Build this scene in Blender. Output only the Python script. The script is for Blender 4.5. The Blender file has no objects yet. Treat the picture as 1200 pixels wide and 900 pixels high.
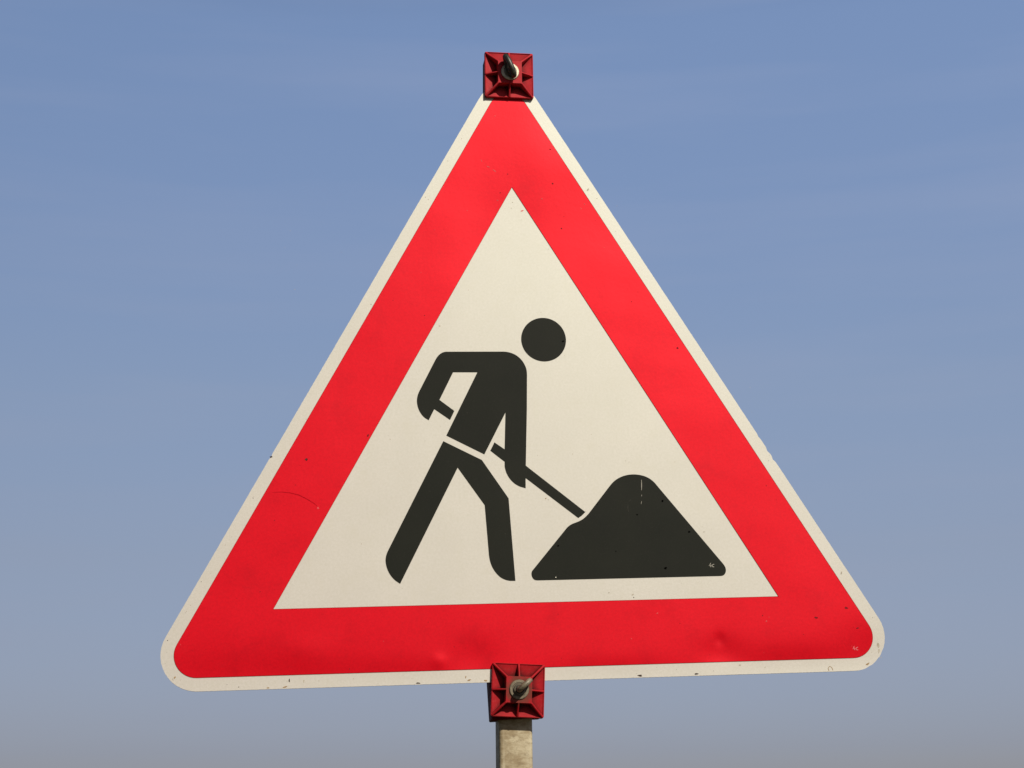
import bpy, bmesh, math, random
from mathutils import Vector, Matrix
from mathutils.geometry import tessellate_polygon
random.seed(7)
sc = bpy.context.scene
col = sc.collection
R = math.radians
MM = 0.001

# ------------------------------------------------------------------ node helpers
class NT:
    def __init__(s, name):
        s.m = bpy.data.materials.new(name); s.m.use_nodes = True
        s.t = s.m.node_tree; s.t.nodes.clear()
        s.out = s.n('ShaderNodeOutputMaterial'); s.b = s.n('ShaderNodeBsdfPrincipled')
        s.l(s.b.outputs[0], s.out.inputs['Surface'])
    def n(s, k, **kw):
        x = s.t.nodes.new(k)
        for a, v in kw.items(): setattr(x, a, v)
        return x
    def l(s, a, b): s.t.links.new(a, b)
    def set(s, sock, v):
        if hasattr(v, 'is_output'): s.l(v, sock)
        else: sock.default_value = v
    def coord(s): return s.n('ShaderNodeTexCoord').outputs['Object']
    def noise(s, scale, detail=4, rough=.55, vec=None, dist=0):
        x = s.n('ShaderNodeTexNoise'); x.inputs['Scale'].default_value = scale
        x.inputs['Detail'].default_value = detail; x.inputs['Roughness'].default_value = rough
        x.inputs['Distortion'].default_value = dist
        s.l(vec if vec is not None else s.coord(), x.inputs['Vector']); return x.outputs['Fac']
    def mapping(s, sc_=(1,1,1), loc=(0,0,0), rot=(0,0,0)):
        x = s.n('ShaderNodeMapping'); x.inputs['Scale'].default_value = sc_
        x.inputs['Location'].default_value = loc; x.inputs['Rotation'].default_value = rot
        s.l(s.coord(), x.inputs['Vector']); return x.outputs[0]
    def rng(s, v, a, b, c=0., d=1., smooth=False):
        x = s.n('ShaderNodeMapRange'); x.inputs[1].default_value = a; x.inputs[2].default_value = b
        x.inputs[3].default_value = c; x.inputs[4].default_value = d
        if smooth: x.interpolation_type = 'SMOOTHSTEP'
        s.l(v, x.inputs[0]); return x.outputs[0]
    def math(s, op, a, b=0., c=0.):
        x = s.n('ShaderNodeMath', operation=op)
        for i, v in enumerate((a, b, c)): s.set(x.inputs[i], v)
        return x.outputs[0]
    def mix(s, f, a, b):
        x = s.n('ShaderNodeMix', data_type='RGBA')
        s.set(x.inputs[0], f)
        for i, v in ((6, a), (7, b)):
            if not hasattr(v, 'is_output'): v = tuple(v) + ((1,) if len(v) == 3 else ())
            s.set(x.inputs[i], v)
        return x.outputs[2]
    def blob(s, x0, z0, rx, rz, rot=0):          # soft round dent centred on a point of the sheet (metres)
        mp = s.n('ShaderNodeMapping', vector_type='TEXTURE')
        mp.inputs['Location'].default_value = (x0, 0, z0); mp.inputs['Rotation'].default_value = (0, rot, 0)
        mp.inputs['Scale'].default_value = (rx, 1000, rz)
        s.l(s.coord(), mp.inputs['Vector'])
        ln = s.n('ShaderNodeVectorMath', operation='LENGTH'); s.l(mp.outputs[0], ln.inputs[0])
        return s.math('POWER', 2.718, s.math('MULTIPLY', s.math('POWER', ln.outputs['Value'], 2), -1))
    def recess(s, c, dirt_shade, dist, lo=.35, hi=.85, amount=.85):   # occlusion shade mixed into the colour of corners and grooves
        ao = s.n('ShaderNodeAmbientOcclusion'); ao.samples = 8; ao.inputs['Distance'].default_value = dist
        return s.mix(s.rng(ao.outputs['AO'], lo, hi, amount, 0, True), c, dirt_shade)
    def bump(s, h, strength=1., dist=.001, prev=None):
        x = s.n('ShaderNodeBump'); x.inputs['Strength'].default_value = strength; x.inputs['Distance'].default_value = dist
        s.l(h, x.inputs['Height'])
        if prev is not None: s.l(prev, x.inputs['Normal'])
        return x.outputs[0]
    def sheen_back(s, color, rough, normal=None):          # light thrown back by the bead layer under the film
        g = s.n('ShaderNodeBsdfGlossy'); s.set(g.inputs['Color'], tuple(color) + (1,)); s.set(g.inputs['Roughness'], rough)
        if normal is not None: s.l(normal, g.inputs['Normal'])
        a = s.n('ShaderNodeAddShader'); s.l(s.b.outputs[0], a.inputs[0]); s.l(g.outputs[0], a.inputs[1]); s.l(a.outputs[0], s.out.inputs['Surface'])
    def done(s, color, rough, metal=0., spec=.5, normal=None):
        if not hasattr(color, 'is_output'): color = tuple(color) + (1,)
        s.set(s.b.inputs['Base Color'], color); s.set(s.b.inputs['Roughness'], rough)
        s.b.inputs['Metallic'].default_value = metal; s.b.inputs['Specular IOR Level'].default_value = spec
        if normal is not None: s.l(normal, s.b.inputs['Normal'])
        return s.m

def dent_height(t):
    """the sheet is not perfectly flat: shallow waves and dents, mostly along the lower edge"""
    h = None
    for x0, z0, rx, rz, a in ((.2345, -.2335, .007, .008, -.55), (.236, -.250, .026, .017, -1.0), (-.116, -.2500, .010, .009, .55),
                              (-.075, -.2480, .032, .022, -1.1), (.33, -.272, .09, .022, -2.2), (.43, -.262, .05, .034, -2.0), (-.36, -.275, .13, .036, -2.6),
                              (-.16, -.272, .09, .020, -1.3), (.09, -.274, .08, .017, -1.2), (-.27, -.235, .03, .020, .5), (.05, .40, .06, .05, .8), (-.02, .30, .05, .08, -.5)):
        b = t.math('MULTIPLY', t.blob(x0, z0, rx, rz), a)
        h = b if h is None else t.math('ADD', h, b)
    w = t.math('MULTIPLY', t.noise(5., 2), 1.3)
    return t.math('ADD', h, w)

def m_red():
    t = NT('red_reflective_sheeting')
    n1 = t.noise(9, 5, .6); n2 = t.noise(60, 4, .6); n3 = t.noise(900, 2)
    c = t.mix(t.rng(n1, .35, .7), (.485, .0012, .0075), (.515, .0022, .0095))
    c = t.mix(t.math('MULTIPLY', t.rng(n2, .56, .78, 0, 1, True), .22), c, (.42, .010, .016))
    c = t.mix(t.rng(n3, .3, .7, 0, .14), c, (.25, .002, .006))
    c = t.mix(t.rng(t.noise(24, 6, .72), .52, .72, 0, .45), c, (.30, .0012, .006))
    c = t.mix(t.rng(t.noise(300, 4, .75), .40, .66, 0, .34), c, (.28, .001, .006))
    # small pale scuffs, thin and scattered
    sc_ = t.rng(t.noise(16, 6, .75, t.mapping((1, 1, .35), rot=(0, R(35), 0))), .66, .80, 0, .16, True)
    c = t.mix(sc_, c, (.46, .045, .05))
    nrm = t.bump(dent_height(t), 1., .0017)
    nrm = t.bump(t.noise(240, 3, .6), .35, .00012, nrm)
    nrm = t.bump(t.noise(45, 3, .6), .35, .00022, nrm)
    t.sheen_back((.170, .0135, .0165), .39, nrm)
    return t.done(c, .5, 0, .0, nrm)

def m_white():
    t = NT('white_reflective_sheeting')
    n1 = t.noise(11, 5, .6); n2 = t.noise(330, 4, .75); n3 = t.noise(130, 5, .7); ms = t.noise(38, 6, .7)
    c = t.mix(t.rng(n1, .3, .7), (.447, .411, .378), (.480, .441, .406))
    c = t.mix(t.rng(n2, .36, .62, 0, .5), c, (.382, .350, .302))
    c = t.mix(t.rng(ms, .5, .72, 0, .3), c, (.41, .372, .305))
    run = t.noise(90, 4, .6, t.mapping((1, 1, .05)))
    c = t.mix(t.rng(run, .60, .78, 0, .28, True), c, (.45, .42, .37))
    c = t.mix(t.rng(n3, .62, .74, 0, .22, True), c, (.42, .37, .28))
    nrm = t.bump(dent_height(t), .35, .0012)
    nrm = t.bump(n2, .3, .00012, nrm)
    t.sheen_back((.100, .113, .094), .42, nrm)
    return t.done(c, .5, 0, .08, nrm)

def m_black():
    t = NT('black_symbol_film')
    n1 = t.noise(14, 5, .6); n2 = t.noise(600, 2)
    c = t.mix(t.rng(n1, .3, .7), (.0085, .0098, .0068), (.0115, .0125, .0085))
    c = t.mix(t.rng(n2, .55, .75, 0, .5), c, (.020, .0195, .016))
    return t.done(c, .55, 0, .10, t.bump(dent_height(t), 1., .0012))

def m_flat(name, c, rough=.6, spec=.4, metal=0., var=.25, sc_=300):
    t = NT(name)
    n = t.noise(sc_, 4, .6)
    d = tuple(v * (1 - var) for v in c); e = tuple(min(1, v * (1 + var)) for v in c)
    return t.done(t.mix(t.rng(n, .3, .7), d, e), rough, metal, spec)

def m_alu():
    t = NT('bare_aluminium_edge')
    n = t.noise(90, 5, .65); g = t.noise(30, 3, .5, t.mapping((1, 1, 14)))
    c = t.mix(t.rng(n, .3, .7), (.10, .092, .08), (.18, .172, .16))
    c = t.mix(t.rng(g, .5, .7, 0, .4), c, (.05, .04, .03))
    return t.done(c, .6, .2, .3)

def m_plastic(dirty=False):
    t = NT('red_weathered_plastic')
    n1 = t.noise(60, 5, .65); n2 = t.noise(260, 4, .7)
    c = t.mix(t.rng(n1, .3, .7), (.27, .006, .010) if dirty else (.34, .012, .018), (.35, .010, .015) if dirty else (.42, .026, .033))
    c = t.mix(t.rng(n2, .55, .8, 0, .45), c, (.42, .075, .07))
    c = t.mix(t.rng(t.noise(130, 5, .7), .6, .74, 0, .55, True), c, (.10, .035, .028))
    geo = t.n('ShaderNodeNewGeometry')
    edge = t.rng(geo.outputs['Pointiness'], .53, .62, 0, .5, True)
    c = t.mix(edge, c, (.46, .10, .095))
    cav = t.rng(geo.outputs['Pointiness'], .40, .48, .6, 0, True)
    c = t.mix(cav, c, (.10, .012, .012))
    c = t.recess(c, (.014, .002, .002), .011, .30, .80, .95)  # shade between ribs and boss put into the plastic colour
    if dirty:                                      # brown grime on the boss round the bolt
        sp = t.n('ShaderNodeMapping'); sp.inputs['Scale'].default_value = (1, 0, 1); t.l(t.coord(), sp.inputs['Vector'])
        ln = t.n('ShaderNodeVectorMath', operation='LENGTH'); t.l(sp.outputs[0], ln.inputs[0])
        rad = t.rng(t.math('ADD', ln.outputs['Value'], t.rng(n1, .3, .7, -.004, .004)), .012, .021, .75, 0, True)
        c = t.mix(rad, c, (.085, .036, .022))
    return t.done(c, t.rng(n2, .3, .7, .5, .65), 0, .12, t.bump(n2, .35, .0003))

def m_zinc(name, lo, hi, dirt_shade, rough, metal):
    t = NT(name)
    n1 = t.noise(170, 5, .65); n2 = t.noise(420, 4, .7)
    c = t.mix(t.rng(n1, .3, .7), lo, hi)
    c = t.mix(t.rng(n2, .5, .68, 0, .75, True), c, dirt_shade)
    c = t.recess(c, tuple(v*.18 for v in dirt_shade), .004, .3, .9)  # groove shade painted in, a darker tone of the dirt
    return t.done(c, rough, metal, .5, t.bump(n2, .4, .0003))

def m_post():
    t = NT('weathered_galvanised_steel')
    n1 = t.noise(40, 5, .65); n2 = t.noise(150, 6, .75); st = t.noise(60, 6, .7, t.mapping((.6, .6, 1.5)))
    dr = t.noise(70, 4, .6, t.mapping((1.6, 1.6, .12)))
    c = t.mix(t.rng(n1, .3, .7), (.29, .230, .138), (.50, .44, .30))
    c = t.mix(t.rng(st, .46, .62, 0, .7, True), c, (.21, .15, .075))
    c = t.mix(t.rng(n2, .50, .70, 0, .6, True), c, (.15, .11, .062))
    c = t.mix(t.rng(dr, .52, .72, 0, .45, True), c, (.47, .42, .30))
    return t.done(c, .62, .05, .35, t.bump(n2, .5, .0006))

def m_ground():
    t = NT('dry_verge_earth')
    n1 = t.noise(.6, 6, .6); n2 = t.noise(9, 6, .7)
    c = t.mix(t.rng(n1, .35, .65), (.07, .06, .038), (.045, .052, .022))
    c = t.mix(t.rng(n2, .4, .7, 0, .5), c, (.10, .085, .06))
    return t.done(c, .95, 0, .2, t.bump(n2, .6, .03))

RED, WHITE, BLACK, ALU, PLASTIC, POST = m_red(), m_white(), m_black(), m_alu(), m_plastic(), m_post()
PLASTIC_DIRTY = m_plastic(True)
PLASTIC_REAR = m_flat('shade_darkened_plastic', (.075, .006, .007), .65, .1)  # red plastic darkened to paint in the shade on the saddle
RED_EDGE = m_flat('dark_red_ink_edge', (.24, .004, .009), .6, .0)
GRIME = m_flat('dark_grime', (.045, .030, .022), .8, .2)
GRIME_RED = m_flat('dark_red_grime', (.17, .008, .011), .7, .1)
RUST = m_flat('brown_stain', (.28, .19, .10), .8, .2)
GREY_STAIN = m_flat('grey_stain', (.38, .34, .27), .8, .2)
PALE_RED = m_flat('pale_scuff', (.56, .060, .064), .6, .15)
PALE = m_flat('white_scratch', (.66, .62, .52), .6, .4)
SOOT = m_flat('shiny_black_fleck', (.0015, .0015, .0012), .5, .0)
ZINC = m_zinc('zinc_washer', (.40, .35, .24), (.58, .53, .40), (.20, .16, .09), .45, .25)
ZINC_DIRTY = m_zinc('dirty_zinc', (.10, .08, .048), (.20, .165, .105), (.055, .042, .025), .55, .1)
STEEL_WORN = m_zinc('worn_steel_eye', (.075, .06, .038), (.21, .18, .12), (.045, .032, .02), .5, .1)
NUT = m_zinc('grimy_nut', (.05, .042, .026), (.12, .10, .065), (.03, .024, .015), .55, .1)
STEEL_DARK = m_zinc('dark_oxidised_eye', (.010, .011, .006), (.024, .024, .015), (.07, .06, .035), .45, .0)

# ------------------------------------------------------------------ object helpers
def link(name, bm, mats, parent=None, smooth=False):
    me = bpy.data.meshes.new(name)
    bmesh.ops.recalc_face_normals(bm, faces=bm.faces[:]) if smooth is not None else None
    bm.to_mesh(me); bm.free()
    for m in (mats if isinstance(mats, (list, tuple)) else [mats]): me.materials.append(m)
    if smooth:
        for p in me.polygons: p.use_smooth = True
    o = bpy.data.objects.new(name, me); col.objects.link(o)
    if parent: o.parent = parent
    return o

def slab(bm, loops, y_front, y_back, mi=0, mi_side=None, mi_back=None, back=True):
    """flat piece with outline loops (mm, x-z), front face at depth y_front (mm, negative is towards the viewer)"""
    if mi_side is None: mi_side = mi
    if mi_back is None: mi_back = mi_side
    tri = tessellate_polygon([[Vector((x, z, 0)) for x, z in lp] for lp in loops])
    flat = [p for lp in loops for p in lp]
    vf = [bm.verts.new((x * MM, y_front * MM, z * MM)) for x, z in flat]
    for a, b, c in tri:
        pa, pb, pc = flat[a], flat[b], flat[c]
        ar = (pb[0]-pa[0])*(pc[1]-pa[1]) - (pb[1]-pa[1])*(pc[0]-pa[0])
        if abs(ar) < 1e-7: continue
        f = bm.faces.new((vf[a], vf[b], vf[c]) if ar > 0 else (vf[a], vf[c], vf[b])); f.material_index = mi
    if not back and y_back is None: return
    vb = [bm.verts.new((x * MM, y_back * MM, z * MM)) for x, z in flat]
    k = 0
    for lp in loops:
        n = len(lp)
        area = sum(lp[i][0]*lp[(i+1) % n][1] - lp[(i+1) % n][0]*lp[i][1] for i in range(n))
        outer = lp is loops[0]
        for i in range(n):
            j = (i+1) % n
            q = (vf[k+i], vb[k+i], vb[k+j], vf[k+j])
            if (area > 0) != outer: q = q[::-1]
            f = bm.faces.new(q); f.material_index = mi_side
        k += n
    if back:
        for a, b, c in tri:
            pa, pb, pc = flat[a], flat[b], flat[c]
            ar = (pb[0]-pa[0])*(pc[1]-pa[1]) - (pb[1]-pa[1])*(pc[0]-pa[0])
            if abs(ar) < 1e-7: continue
            f = bm.faces.new((vb[a], vb[c], vb[b]) if ar > 0 else (vb[a], vb[b], vb[c])); f.material_index = mi_back

def fleck(bm, x, z, r, y, mi, stretch=1., rot=0., n=9):
    """small irregular stain lying on the sheet"""
    pts = []
    for i in range(n):
        a = 2*math.pi*i/n; rr = r*random.uniform(.55, 1.15)
        px, pz = rr*math.cos(a)*stretch, rr*math.sin(a)
        pts.append((x + px*math.cos(rot) - pz*math.sin(rot), z + px*math.sin(rot) + pz*math.cos(rot)))
    f = bm.faces.new([bm.verts.new((px*MM, y*MM, pz*MM)) for px, pz in pts]); f.material_index = mi

def stroke(bm, pts, w, y, mi, taper=False):
    """thin painted or scratched line along points (mm)"""
    n = len(pts); vs = []
    for i, (x, z) in enumerate(pts):
        a = pts[max(0, i-1)]; b = pts[min(n-1, i+1)]
        d = Vector((b[0]-a[0], b[1]-a[1])).normalized()
        ww = w*(math.sin(math.pi*(i+.6)/(n+.2)) if taper else 1)/2
        vs.append((bm.verts.new(((x-d.y*ww)*MM, y*MM, (z+d.x*ww)*MM)), bm.verts.new(((x+d.y*ww)*MM, y*MM, (z-d.x*ww)*MM))))
    for (a, b), (c, d) in zip(vs, vs[1:]):
        f = bm.faces.new((a, b, d, c)); f.material_index = mi

def tri_outline(off, rad, seg=14):
    """equilateral triangle standing `off` mm outside the inner white one, corners rounded"""
    S = 628.0; rin = S*math.sqrt(3)/6 + off
    out = []
    for k in range(3):
        ang = R(90 + 120*k); d = 2*rin - 2*rad
        cx, cz = d*math.cos(ang), d*math.sin(ang)
        if rad == 0: out.append((cx, cz)); continue
        for i in range(seg+1):
            a = ang - R(60) + R(120)*i/seg
            out.append((cx + rad*math.cos(a), cz + rad*math.sin(a)))
    return out

def densify(lp, step):
    out = []
    for (x0, z0), (x1, z1) in zip(lp, lp[1:] + lp[:1]):
        n = max(1, int(math.hypot(x1-x0, z1-z0)/step))
        for i in range(n): out.append((x0+(x1-x0)*i/n, z0+(z1-z0)*i/n))
    return out

def smooth_curve(lp, lo=4, hi=16):
    return lp

# ------------------------------------------------------------------ the sign
EYE = 1.62                                     # camera height above the ground
TILT = R(1.82)                                 # the plate hangs slightly skew on its post
camx, camz, camd = -322.7, -470.8, 2171.1      # camera seen from the plate centre: right, up, out (mm)
ct, st_ = math.cos(TILT), math.sin(TILT)
def to_root(u, v): return (u*ct - v*st_, u*st_ + v*ct)
Z0 = EYE*1000 - to_root(camx, camz)[1]
X0 = 14.2

root = bpy.data.objects.new('road_sign', None); col.objects.link(root)
root.empty_display_size = .1
root['label'] = 'triangular red-bordered roadworks warning sign with black digging worker, clamped to a square metal post'
root['category'] = 'road sign'

def place(o, u, v, y=0., rot=0.):
    x, z = to_root(u, v)
    o.location = ((x+X0)*MM, y*MM, (z+Z0)*MM); o.rotation_euler = (0, -rot, 0)

# ---- plate
T = 3.0
bm = bmesh.new()
outl = densify(tri_outline(95.65, 43.5), 5)
chips = [(317.2, 6.0, 3.5, 1.5), (323.0, -5.3, 3, 1.6), (305.1, 24.1, 2.5, .8), (-315.3, 6.7, 2.5, 1.0), (443.9, -254.6, 3, .6),
         (425.4, -273.2, 3, .6), (434.9, -267.1, 2.5, .6), (437, -263, 2, .6)]
o2 = []
for x, z in densify(outl, 1.6):
    d = Vector((x, z)); r = d.length; k = random.uniform(-.14, .14)
    for cx, cz, cr, dep in chips:
        q = math.hypot(x-cx, z-cz)
        if q < 2.2*cr: k -= dep*math.exp(-(q/cr)**2)
    d *= (r+k)/r; o2.append((d.x, d.y))
slab(bm, [o2], 0, T, 0, 1, 1)
for x, z, r, m_, s_, a in ((-315.3, 6.7, 1.3, 2, 1.3, .3), (-337.5, -44.5, .7, 2, 1, 0), (398.8, -153.7, 1.2, 4, 1.8, 1.2), (438, -245.9, 1.7, 4, 2.2, 1.55),
                           (438.4, -253, 1.0, 4, 3.5, 1.57), (258.1, -265.4, .9, 4, 1.8, .3), (-296.1, -266.9, 1.0, 2, 2.4, 1.5), (-301.2, -274.8, .9, 3, 3.2, .2),
                           (-278.8, -268.4, .8, 4, 2.6, 1.5), (-321.4, -275.2, .9, 3, 2, .3), (-430.7, -259.7, 1.0, 3, 2, .8), (-433, -262, .7, 4, 2.4, 2.2), (-439.5, -215.6, .7, 2, 1, .5),
                           (100.9, 360.2, 1.1, 4, 2.4, .9), (440.2, -269.4+8, .8, 4, 1, 0), (422.3, -269, 1.2, 3, 2.6, .5), (-79.5, -273.5, 1.1, 3, 2.2, .3), (-84, -270, .7, 3, 2.5, 1.2),
                           (131.3, -274.6, 1.3, 2, 2.6, .05), (202.2, -274.7, 1.2, 2, 2.8, .1), (-141.8, -275.2, 1.2, 2, 2.8, 0), (-60, -274.8, .9, 3, 3, 0),
                           (25, -51.4, .8, 3, 1.6, .7), (28, -53, .5, 4, 2, -.5), (98.5, -171.5, .8, 4, 1.4, 0), (128, -174.7, .9, 4, 2.2, .5), (129.4, -178.2, .8, 2, 1, 0),
                           (-101.2, 174.2, .6, 3, 2, .2), (224.7, -97.7, .8, 4, 1.5, .2), (12.2, 330.4, .9, 5, 2.6, .2), (0, 342, .6, 4, 1.5, .5), (-2, 334, .6, 4, 1.5, 1.5)):
    fleck(bm, x, z, r, -.12, m_, s_, a)
for i in range(70):                            # fine dirt all over the white
    x, z = random.uniform(-300, 300), random.uniform(-178, 340)
    fleck(bm, x, z, random.uniform(.22, .5), -.10, random.choice((3, 4, 4, 4)), random.uniform(1, 1.8), random.uniform(0, 3))
for i in range(45):
    x, z = random.choice(o2); k = 1 - random.uniform(2, 14)/math.hypot(x, z)
    fleck(bm, x*k, z*k, random.uniform(.22, .55), -.10, random.choice((3, 4, 4, 2)), random.uniform(1, 2.2), random.uniform(0, 3))
stroke(bm, [(371.5, -276), (370.6, -272.5), (373, -270.2), (375.6, -272), (376.6, -275.5)], .8, -.13, 3)
plate = link('sign_plate', bm, [WHITE, ALU, GRIME, RUST, GREY_STAIN, PALE_RED], root, smooth=None)
place(plate, 0, 0, 0, TILT)
plate['label'] = 'triangular white plate with rounded corners and chipped edges'

# ---- red border
bm = bmesh.new()
inner = densify(tri_outline(0, 0), 8); redo = densify(tri_outline(79.65, 27.0), 8)
slab(bm, [redo, inner], -.35, -.01, 0, 1, back=False)
def band(a, b, y, mi):
    va = [bm.verts.new((x*MM, y*MM, z*MM)) for x, z in a]; vb = [bm.verts.new((x*MM, y*MM, z*MM)) for x, z in b]
    for i in range(len(a)):
        j = (i+1) % len(a); f = bm.faces.new((va[i], va[j], vb[j], vb[i])); f.material_index = mi
band(tri_outline(79.65, 27.0), tri_outline(79.15, 26.5), -.45, 1)
band(tri_outline(.42, 0), tri_outline(0, 0), -.45, 1)
for x, z, r, s_, a in ((-272, 2.8, 2.0, 1.2, .4), (-195.6, 32.2, 1.5, 1.2, 1), (206.7, 143.1, 1.4, 1.1, 0), (400.9, -198.1, 1.5, 1.9, -.2), (360.4, -209.1, 1.4, 2, -.3),
                       (413.4, -223.8, 1.1, 1.8, .2), (54.2, 368.2, 1.1, 1.2, -.7), (53.2, 416.6, .9, 2, -.5), (62.9, 305.9, 1.1, 1.1, 0), (-15.9, 355, .8, 1.6, 1), (-4.7, 381.3, .8, 1.5, 0),
                       (292, -205, .7, 1.6, 1.3), (150, 206, .7, 1, 0), (-120, 188, .6, 1.4, .3), (310, -40, .7, 1.2, .2), (-330, -160, .6, 1.4, .9)):
    fleck(bm, x, z, r, -.47, 2, s_, a)
fleck(bm, -272.3, 2.6, 1.1, -.50, 4, 1.1, .2)
for x, z, r, s_, a in ((-258.7, -58.7, 1.4, 1.3, 1.4), (-38.8, 400.1, .6, 4.5, 2.0), (-30, 391, .8, 3.2, -.4), (-22, 386, .9, 3.4, -.7), (-19.7, 344.4, .9, 1.5, 0), (38.9, 347.1, 1.0, 1.4, 1.2),
                       (296.2, -212.1, .9, 1.8, .9), (158, -198.4, .9, 1.8, .4), (-18.3, 462.9, .7, 2.8, .3), (95, 340, .6, 3.5, -.9), (90, 334, .6, 3.0, -.8),
                       (300, -207, .5, 1.6, .2), (-60, 330, .6, 2, .4), (118, 280, .5, 2, .2)):
    fleck(bm, x, z, r, -.47, 3, s_, a)
for i in range(55):
    k = random.choice(redo); f_ = 1 - random.uniform(6, 70)/math.hypot(*k)*1.0
    fleck(bm, k[0]*f_, k[1]*f_, random.uniform(.2, .5), -.46, random.choice((2, 2, 3)), random.uniform(1, 2.4), random.uniform(0, 3))
stroke(bm, [(-314.2, -37.9), (-302.8, -37.6), (-292.4, -38.9), (-282, -41.7), (-271.7, -47.2), (-263.4, -52.6), (-259.3, -56.6)], 1.1, -.46, 5, True)
border = link('red_border', bm, [RED, RED_EDGE, GRIME_RED, PALE_RED, GRIME, m_flat('faint_crease', (.36, .005, .011), .6, .0)], plate, smooth=None)

# ---- black symbols
UPPER = [(-118.8, 51.0), (-111.3, 65.3), (-91.9, 51.1), (-86.1, 62.6), (-104.4, 77.1), (-85.9, 113.1), (-55.0, 112.8), (-97.3, 31.0), (-50.2, 6.2), (-21.2, 59.9), (-24.3, 12.2), (-36.9, 21.4), (-42.5, 10.9), (-25.0, -3.6), (-25.2, -9.7), (-23.2, -18.2), (-18.8, -26.2), (-13.0, -32.1), (-6.3, -35.9), (0.1, -37.8), (0.6, -25.8), (1.0, -25.1), (64.9, -76.9), (69.4, -74.0), (74.2, -69.5), (3.0, -10.3), (1.6, -9.0), (6.2, 63.4), (8.5, 109.2), (8.0, 116.6), (5.6, 123.2), (2.1, 128.9), (-2.7, 133.6), (-7.8, 136.8), (-13.9, 138.9), (-20.5, 139.8), (-93.7, 140.1), (-98.0, 139.2), (-101.8, 137.0), (-105.4, 133.4), (-108.1, 129.1), (-129.5, 88.7), (-131.8, 83.0), (-132.9, 76.3), (-132.2, 69.2), (-130.0, 62.8), (-126.6, 57.3), (-123.0, 53.7)]
LEGS = [(-101.4, 23.8), (-53.7, -1.0), (-22.0, -50.4), (-17.9, -153.9), (-24.3, -153.8), (-30.6, -152.2), (-36.2, -149.1), (-41.3, -143.9), (-45.5, -137.2), (-48.3, -129.3), (-49.5, -120.7), (-52.3, -58.5), (-84.4, -10.3), (-160.2, -154.2), (-165.7, -150.3), (-171.0, -144.5), (-175.0, -137.0), (-177.1, -129.0), (-177.1, -122.2), (-175.5, -116.3), (-173.1, -111.3)]
HEAP = [(2.5, -146.1), (3.4, -142.4), (5.8, -139.5), (49.6, -89.2), (52.8, -86.5), (56.7, -84.3), (65.2, -81.2), (69.6, -79.0), (73.5, -76.1), (78.3, -71.6), (107.0, -37.0), (113.2, -30.7), (120.4, -26.2), (129.0, -23.3), (138.5, -22.4), (148.2, -23.6), (156.8, -26.8), (163.6, -32.0), (169.1, -38.8), (246.2, -138.7), (248.7, -143.2), (249.1, -147.8), (247.5, -151.5), (244.6, -153.5), (240.4, -153.9), (10.1, -154.0), (6.2, -153.2), (3.6, -150.6)]
HEAD = [(32.1+29*math.cos(2*math.pi*i/64), 155.5+29*math.sin(2*math.pi*i/64)) for i in range(64)]
def refine(lp):
    """round the short-segment (curved) stretches by one Catmull-Rom pass, leaving straight edges and corners alone"""
    n = len(lp); out = []
    for i in range(n):
        p0, p1, p2, p3 = (Vector(lp[(i+k) % n]) for k in (-1, 0, 1, 2))
        out.append(tuple(p1))
        a, b, c = p1-p0, p2-p1, p3-p2
        if b.length < 11 and a.length > 0 and a.angle(b) < .6 and b.angle(c) < .6:
            lim = b.length*1.2
            a_ = a*min(1, lim/a.length); c_ = c*min(1, lim/c.length)
            t1, t2 = (a_+b)/2, (b+c_)/2
            for s in (.33, .67):
                h = p1*(2*s**3-3*s**2+1) + t1*(s**3-2*s**2+s) + p2*(-2*s**3+3*s**2) + t2*(s**3-s**2)
                out.append(tuple(h))
    return out
bm = bmesh.new()
for lp in (refine(UPPER), refine(LEGS), HEAD): slab(bm, [lp], -.35, -.01, 0, back=False)
fleck(bm, 57, 153, 1.5, -.47, 1, 1.1, .5)
for x, z in ((-70, 60), (-120, -40), (-28, -95)): fleck(bm, x, z, .35, -.47, 2, 1.5, x)
worker = link('worker_symbol', bm, [BLACK, SOOT, m_flat('faint_grey_fleck', (.07, .068, .058), .6, .1)], plate, smooth=None)
worker['label'] = 'black symbol of a worker bending over a shovel'
bm = bmesh.new()
slab(bm, [refine(HEAP)], -.35, -.01, 0, back=False)
for x, z, r in ((173.6, -57.3, 1.6), (140, -74, 1.1), (205.5, -97.3, 1.5), (37.7, -111.6, 1.3), (171.8, -142.5, 1.9), (110, -120, .8), (90, -60, .7)): fleck(bm, x, z, r, -.47, 1, 1.1, .4)
fleck(bm, 32.7, -150.8, .8, -.47, 2, 1.2, .5)
stroke(bm, [(148.4, -29.6), (148.2, -34), (148.0, -38), (147.6, -43)], .9, -.47, 4, True)
for p in ([(147.4, -48.6), (147.3, -49.6), (147.1, -51)], [(146.7, -57), (146.4, -58.6), (145.9, -60.8)]): stroke(bm, p, .55, -.47, 4, True)
stroke(bm, [(129.2, -61.0), (128.6, -65), (129.2, -70.5)], .6, -.47, 3, True)
stroke(bm, [(133, -54), (131, -57)], .5, -.47, 3, True)
heap = link('heap_symbol', bm, [BLACK, SOOT, PALE, m_flat('faint_grey_scratch', (.035, .034, .029), .6, .1), m_flat('worn_grey_scratch', (.30, .28, .235), .6, .1)], plate, smooth=None)
heap['label'] = 'black symbol of a heap of soil'

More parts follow.
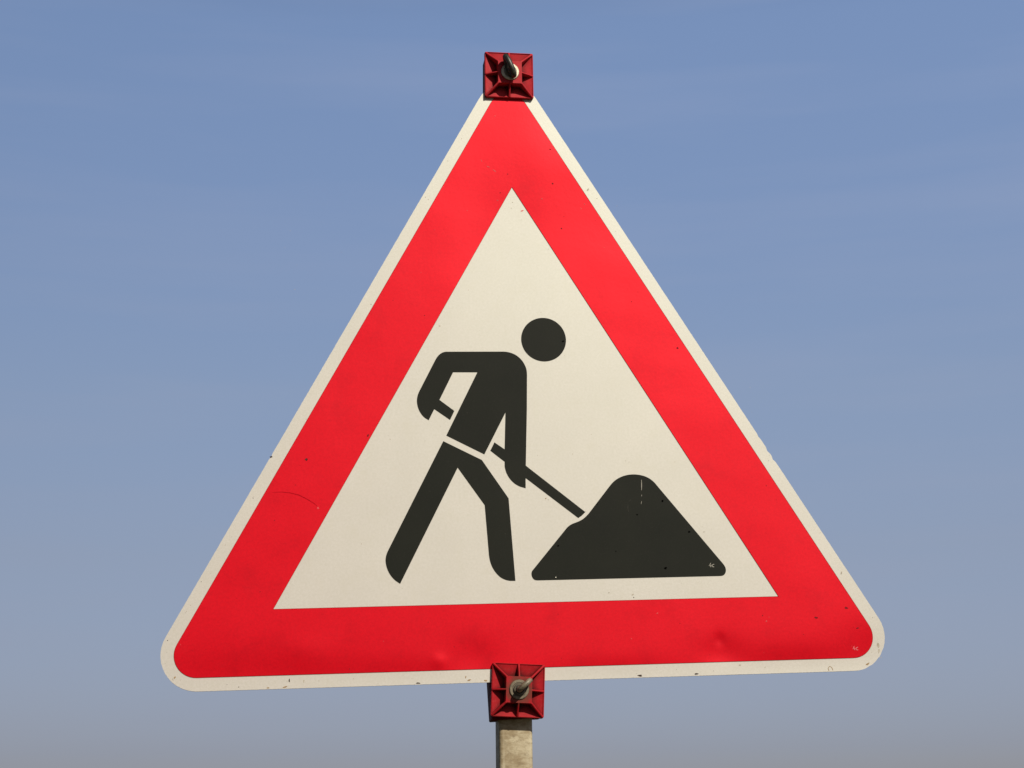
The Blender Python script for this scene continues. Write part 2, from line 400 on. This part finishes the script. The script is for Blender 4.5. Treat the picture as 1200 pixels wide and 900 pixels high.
# ---- tiny printed class marks "4c"
def mark(name, x, z, w, h, slant, sw, mat, label):
    bm = bmesh.new()
    def P(a, b): return (x + a*w + slant*(b)*h, z + b*h)
    stroke(bm, [P(.30, 1.05), P(.03, .30), P(.50, .30)], sw, -.60, 0)
    stroke(bm, [P(.36, .66), P(.36, -.02)], sw, -.62, 0)
    arc = [P(.84+.20*math.cos(a), .36+.36*math.sin(a)) for a in (R(50+i*26) for i in range(11))]
    stroke(bm, arc, sw, -.60, 0)
    o = link(name, bm, mat, plate, smooth=None); o['label'] = label
mark('class_mark', 227.4, -142.4, 6.8, 4.8, .16, .52, m_flat('grey_print', (.42, .40, .34), .6, .1), 'tiny white lettering 4c on the black heap')
mark('class_mark', 404.4, -251.2, 7.2, 4.7, .04, .5, m_flat('pink_print', (.66, .24, .25), .6, .1), 'tiny white lettering 4c in the red corner')

# ---- post: square steel tube
bm = bmesh.new()
PW, PR = 20.5, 4.5; TOP = to_root(0, 522)[1] + Z0
prof = []
for cx, cy, a0 in ((1, 1, 0), (-1, 1, 90), (-1, -1, 180), (1, -1, 270)):
    for i in range(6):
        a = R(a0 + 18*i); prof.append((cx*(PW-PR) + PR*math.cos(a), cy*(PW-PR) + PR*math.sin(a)))
hs = [0, 300, 700, 1100, 1500, 1700, 1900, TOP]
rings = [[bm.verts.new((x*MM, (y + 12 + PW)*MM, h*MM)) for x, y in prof] for h in hs]
for r0, r1 in zip(rings, rings[1:]):
    for i in range(len(prof)):
        j = (i+1) % len(prof); f = bm.faces.new((r0[i], r0[j], r1[j], r1[i])); f.smooth = True
bm.faces.new(rings[-1])
post = link('post', bm, POST, root, smooth=None)
post['label'] = 'weathered square steel post behind the plate'
post.location.x = .0014

# ---- clamps
def tube(bm, pts, r, seg=14, closed=False, mi=0):
    n = len(pts); P = [Vector(p) for p in pts]; rings = []; prev = None
    for i in range(n):
        d = ((P[(i+1) % n] - P[i-1]) if closed else (P[min(i+1, n-1)] - P[max(i-1, 0)])).normalized()
        up = prev if prev is not None else (Vector((0, 0, 1)) if abs(d.z) < .9 else Vector((1, 0, 0)))
        s = d.cross(up).normalized(); up = s.cross(d).normalized(); prev = up
        rr = r[i] if isinstance(r, (list, tuple)) else r
        rings.append([bm.verts.new(P[i] + (s*math.cos(2*math.pi*k/seg) + up*math.sin(2*math.pi*k/seg))*rr) for k in range(seg)])
    for i in range(n if closed else n-1):
        a, b = rings[i], rings[(i+1) % n]
        for k in range(seg):
            f = bm.faces.new((a[k], a[(k+1) % seg], b[(k+1) % seg], b[k])); f.material_index = mi; f.smooth = True
    if not closed:
        bm.faces.new(rings[0][::-1]); bm.faces.new(rings[-1])
def lathe(bm, prof, seg=40, y0=0.):
    """turned piece round the bolt axis: profile of (radius, depth) in mm"""
    rings = []
    for r, y in prof:
        rings.append([bm.verts.new((r*MM*math.cos(2*math.pi*k/seg), (y+y0)*MM, r*MM*math.sin(2*math.pi*k/seg))) for k in range(seg)])
    for a, b in zip(rings, rings[1:]):
        for k in range(seg):
            f = bm.faces.new((a[k], b[k], b[(k+1) % seg], a[(k+1) % seg]))
def sstep(a, b, x):
    t = min(1, max(0, (x-a)/(b-a))); return t*t*(3-2*t)

HALF = 32.5; BOSS = 16.0; H_RIM, H_BOSS = 5.0, 15.0
def clamp_height(x, z):
    ax, az = abs(x), abs(z); c = max(ax, az)
    k = min(1, max(0, (c-BOSS)/(HALF-BOSS)))
    floor = 2.2 + 2.2*k**1.6
    crest = H_BOSS + (H_RIM + .1 - H_BOSS)*k
    rib = max(1 - sstep(1.1, 2.0, abs(ax-az)*.707), 1 - sstep(.9, 1.7, min(ax, az)))
    h = floor + (crest-floor)*rib
    h = max(h, floor + (H_RIM-floor)*sstep(30.7, 31.5, c))
    h = h + (H_BOSS-h)*(1 - sstep(BOSS-.2, BOSS+.8, c))
    e = min(HALF-ax, HALF-az)
    return h - .9*(1 - sstep(0, .9, e))
def clamp_mesh():
    bm = bmesh.new(); N = 155; rc = 3.0
    def ok(x, z):
        dx, dz = abs(x)-(HALF-rc), abs(z)-(HALF-rc)
        return dx <= 0 or dz <= 0 or math.hypot(dx, dz) <= rc + .15
    V = {}
    for i in range(N+1):
        for j in range(N+1):
            x, z = -HALF + 2*HALF*i/N, -HALF + 2*HALF*j/N
            if ok(x, z): V[i, j] = bm.verts.new((x*MM, -clamp_height(x, z)*MM, z*MM))
    for i in range(N):
        for j in range(N):
            q = [(i, j), (i+1, j), (i+1, j+1), (i, j+1)]
            if all(k in V for k in q): bm.faces.new([V[k] for k in q])
    be = [e for e in bm.edges if len(e.link_faces) == 1]
    g = bmesh.ops.extrude_edge_only(bm, edges=be)
    for v in [v for v in g['geom'] if isinstance(v, bmesh.types.BMVert)]: v.co.y = -.6*MM
    return bm
def box_round(bm, x0, x1, y0, y1, z0, z1, r=1.5):
    g = bmesh.ops.create_cube(bm, size=1)
    vs = g['verts']
    for v in vs:
        v.co = Vector(((x0+x1)/2 + v.co.x*(x1-x0), (y0+y1)/2 + v.co.y*(y1-y0), (z0+z1)/2 + v.co.z*(z1-z0)))*MM
    es = list({e for v in vs for e in v.link_edges})
    bmesh.ops.bevel(bm, geom=es, offset=r*MM, segments=3, affect='EDGES', profile=.5)

def make_clamp(u, v, rot, saddle_rot, saddle_off, eye_angle, eye_len, rw, er, eye_off, eye_mat, washer_mat, plastic, label, eye_label):
    c = link('clamp', clamp_mesh(), plastic, root, smooth=True)
    c.data.set_sharp_from_angle(angle=R(38))
    place(c, u, v, 0, rot); c['label'] = label
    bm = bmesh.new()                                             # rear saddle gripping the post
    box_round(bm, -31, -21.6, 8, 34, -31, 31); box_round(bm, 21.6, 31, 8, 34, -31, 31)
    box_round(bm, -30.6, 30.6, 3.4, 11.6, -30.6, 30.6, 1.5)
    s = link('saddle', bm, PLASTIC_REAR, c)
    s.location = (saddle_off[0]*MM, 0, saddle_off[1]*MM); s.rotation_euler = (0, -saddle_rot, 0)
    bm = bmesh.new()
    lathe(bm, [(4, H_BOSS-1), (11.2, H_BOSS-1), (11.9, H_BOSS+.4), (11.9, H_BOSS+1.2), (11.2, H_BOSS+1.9), (8.6, H_BOSS+2.0), (8.2, H_BOSS+1.5), (4, H_BOSS+1.5)])
    for vv in bm.verts: vv.co.y *= -1
    w = link('washer', bm, washer_mat, c); 
    bm = bmesh.new()
    lathe(bm, [(3, H_BOSS), (6.9, H_BOSS), (6.9, H_BOSS+3.6), (6.2, H_BOSS+4.4), (5.0, H_BOSS+4.4), (4.7, H_BOSS+3.9), (3, H_BOSS+3.9)])
    for vv in bm.verts: vv.co.y *= -1
    tube(bm, [Vector((0, -(H_BOSS+1)*MM, 0)), Vector((0, -(H_BOSS+6)*MM, 0)), Vector((0, -(H_BOSS+8)*MM, 0))], [4.3*MM, 4.3*MM, 3.6*MM])
    link('nut', bm, NUT, c)
    # eye bolt: shank and an oval ring whose plane holds the bolt axis
    bm = bmesh.new(); d = Vector((math.cos(eye_angle), 0, math.sin(eye_angle))); f = Vector((0, -1, 0))
    y0 = H_BOSS + 1 
    n = 48; cy = y0 + 2.5 + eye_len/2
    tube(bm, [(d*(eye_off + rw*math.cos(2*math.pi*i/n)) + f*(cy + eye_len/2*math.sin(2*math.pi*i/n)))*MM for i in range(n)], er*MM, closed=True)
    e = link('eye_bolt', bm, eye_mat, c, smooth=True); e['label'] = eye_label
    return c
make_clamp(2.4, 519.7, R(.1), R(-.5), (.2, 0), R(113), 12, 14.0, 3.7, 4.5, STEEL_DARK, ZINC, PLASTIC, 'red plastic clamp at the top corner of the plate', 'dark upright eye bolt')
make_clamp(-21.2, -288.0, R(-2.4), R(5.6), (-1.8, -3.0), R(43), 14, 8.6, 3.2, 6.8, STEEL_WORN, ZINC_DIRTY, PLASTIC_DIRTY, 'dirty red plastic clamp under the lower edge of the plate', 'worn grey eye bolt turned diagonally')

# ------------------------------------------------------------------ ground
bm = bmesh.new(); n = 24; S = 1500.
vs = [[bm.verts.new((S*((2*i/n-1)**3), S*((2*j/n-1)**3), 0)) for j in range(n+1)] for i in range(n+1)]
for i in range(n):
    for j in range(n): bm.faces.new((vs[i][j], vs[i+1][j], vs[i+1][j+1], vs[i][j+1]))
g = link('ground', bm, m_ground()); g['kind'] = 'structure'; g['label'] = 'dry earth verge the sign post stands on'

# ------------------------------------------------------------------ light
SUN_X, SUN_Z = .50, .86                        # to the right / above, per unit in front of the plate
sd = Vector((SUN_X, -1, SUN_Z)).normalized()
el = math.asin(sd.z); az = math.atan2(sd.x, sd.y)
L = bpy.data.lights.new('sun', 'SUN'); L.energy = 5.0; L.angle = R(.53); L.color = (1, .925, .80)
so = bpy.data.objects.new('sun', L); col.objects.link(so); so.rotation_euler = sd.to_track_quat('Z', 'Y').to_euler()

w = bpy.data.worlds.new('World'); sc.world = w; w.use_nodes = True
nt = w.node_tree; nt.nodes.clear()
def N(k): return nt.nodes.new(k)
out = N('ShaderNodeOutputWorld'); bg = N('ShaderNodeBackground'); sky = N('ShaderNodeTexSky')
sky.sky_type = 'NISHITA'; sky.sun_disc = False; sky.sun_elevation = el; sky.sun_rotation = az
sky.altitude = 200; sky.air_density = 1.0; sky.dust_density = 1.2; sky.ozone_density = 1.5
tc = N('ShaderNodeTexCoord')
# thin high haze streaks, laid out on the sky by direction
mp = N('ShaderNodeMapping'); mp.inputs['Scale'].default_value = (1.5, 1.5, 15); mp.inputs['Rotation'].default_value = (R(4), R(-10), 0)
nz = N('ShaderNodeTexNoise'); nz.inputs['Scale'].default_value = 2.2; nz.inputs['Detail'].default_value = 5; nz.inputs['Roughness'].default_value = .5
mr = N('ShaderNodeMapRange'); mr.inputs[1].default_value = .42; mr.inputs[2].default_value = .72; mr.inputs[3].default_value = 0; mr.inputs[4].default_value = .055
hz = N('ShaderNodeMix'); hz.data_type = 'RGBA'; hz.inputs[7].default_value = (5.0, 5.0, 5.1, 1)
nt.links.new(tc.outputs['Generated'], mp.inputs[0]); nt.links.new(mp.outputs[0], nz.inputs['Vector'])
nt.links.new(nz.outputs['Fac'], mr.inputs[0]); nt.links.new(mr.outputs[0], hz.inputs[0])
hs_ = N('ShaderNodeHueSaturation'); hs_.inputs['Saturation'].default_value = 1.0; hs_.inputs['Value'].default_value = 1.0
nt.links.new(sky.outputs[0], hs_.inputs['Color']); nt.links.new(hs_.outputs[0], hz.inputs[6])
# haze: the lower sky is greyer and dimmer, and a little thicker to the right
sp = N('ShaderNodeSeparateXYZ'); nt.links.new(tc.outputs['Generated'], sp.inputs[0])
cr = N('ShaderNodeValToRGB'); cr.color_ramp.interpolation = 'LINEAR'
SKYT = [(.0, (.62, .58, .74)), (.055, (.695, .640, .825)), (.16, (1.08, .91, .94)), (.25, (1.38, 1.19, 1.175)), (.352, (1.63, 1.47, 1.49)), (.44, (1.87, 1.73, 1.76)), (.55, (1.5, 1.4, 1.45)), (.75, (.55, .55, .6))]  # last stops dim the unseen zenith to cut ambient fill
for i, (p, c) in enumerate(SKYT):
    e = cr.color_ramp.elements[i] if i < 2 else cr.color_ramp.elements.new(p)
    e.position = p; e.color = (c[0]/2, c[1]/2, c[2]/2, 1)
nt.links.new(sp.outputs['Z'], cr.inputs[0])
sx = N('ShaderNodeMapRange'); sx.inputs[1].default_value = -1; sx.inputs[2].default_value = 1; sx.inputs[3].default_value = 1.6*.585; sx.inputs[4].default_value = 1.6*1.33
nt.links.new(sp.outputs['X'], sx.inputs[0])
v1 = N('ShaderNodeVectorMath'); v1.operation = 'SCALE'; nt.links.new(cr.outputs[0], v1.inputs[0]); nt.links.new(sx.outputs[0], v1.inputs['Scale'])
v2 = N('ShaderNodeVectorMath'); v2.operation = 'MULTIPLY'; sy = N('ShaderNodeMapRange'); sy.inputs[1].default_value = -.6; sy.inputs[2].default_value = .1; sy.inputs[3].default_value = .42; sy.inputs[4].default_value = 1
nt.links.new(sp.outputs['Y'], sy.inputs[0])          # unseen sky behind the camera dimmed to weaken fill and deepen shadows
v3 = N('ShaderNodeVectorMath'); v3.operation = 'SCALE'; nt.links.new(v1.outputs[0], v3.inputs[0]); nt.links.new(sy.outputs[0], v3.inputs['Scale'])
nt.links.new(v3.outputs[0], v2.inputs[0]); nt.links.new(hz.outputs[2], v2.inputs[1])
nt.links.new(v2.outputs[0], bg.inputs['Color']); bg.inputs['Strength'].default_value = .1
nt.links.new(bg.outputs[0], out.inputs[0])

# ------------------------------------------------------------------ camera
cam = bpy.data.cameras.new('camera'); co = bpy.data.objects.new('camera', cam); col.objects.link(co)
p_, y_, r_ = .25334, -.14245, -.04423
Rx = Matrix.Rotation(p_, 3, 'X'); Ry = Matrix.Rotation(y_, 3, 'Y'); Rz = Matrix.Rotation(r_, 3, 'Z')
P = Matrix(((1, 0, 0), (0, 0, -1), (0, 1, 0)))
M = Matrix.Rotation(-TILT, 3, 'Y') @ P @ (Ry @ Rx @ Rz)
cx, cz = to_root(camx, camz)
co.matrix_world = Matrix.Translation(((cx+X0)*MM, -camd*MM, (cz+Z0)*MM)) @ M.to_4x4()
cam.sensor_width = 36; cam.lens = 2091.5/1200*36
cam.clip_start = .05; cam.clip_end = 6000
sc.camera = co
sc.view_settings.view_transform = 'Standard'; sc.view_settings.look = 'None'; sc.view_settings.exposure = 0
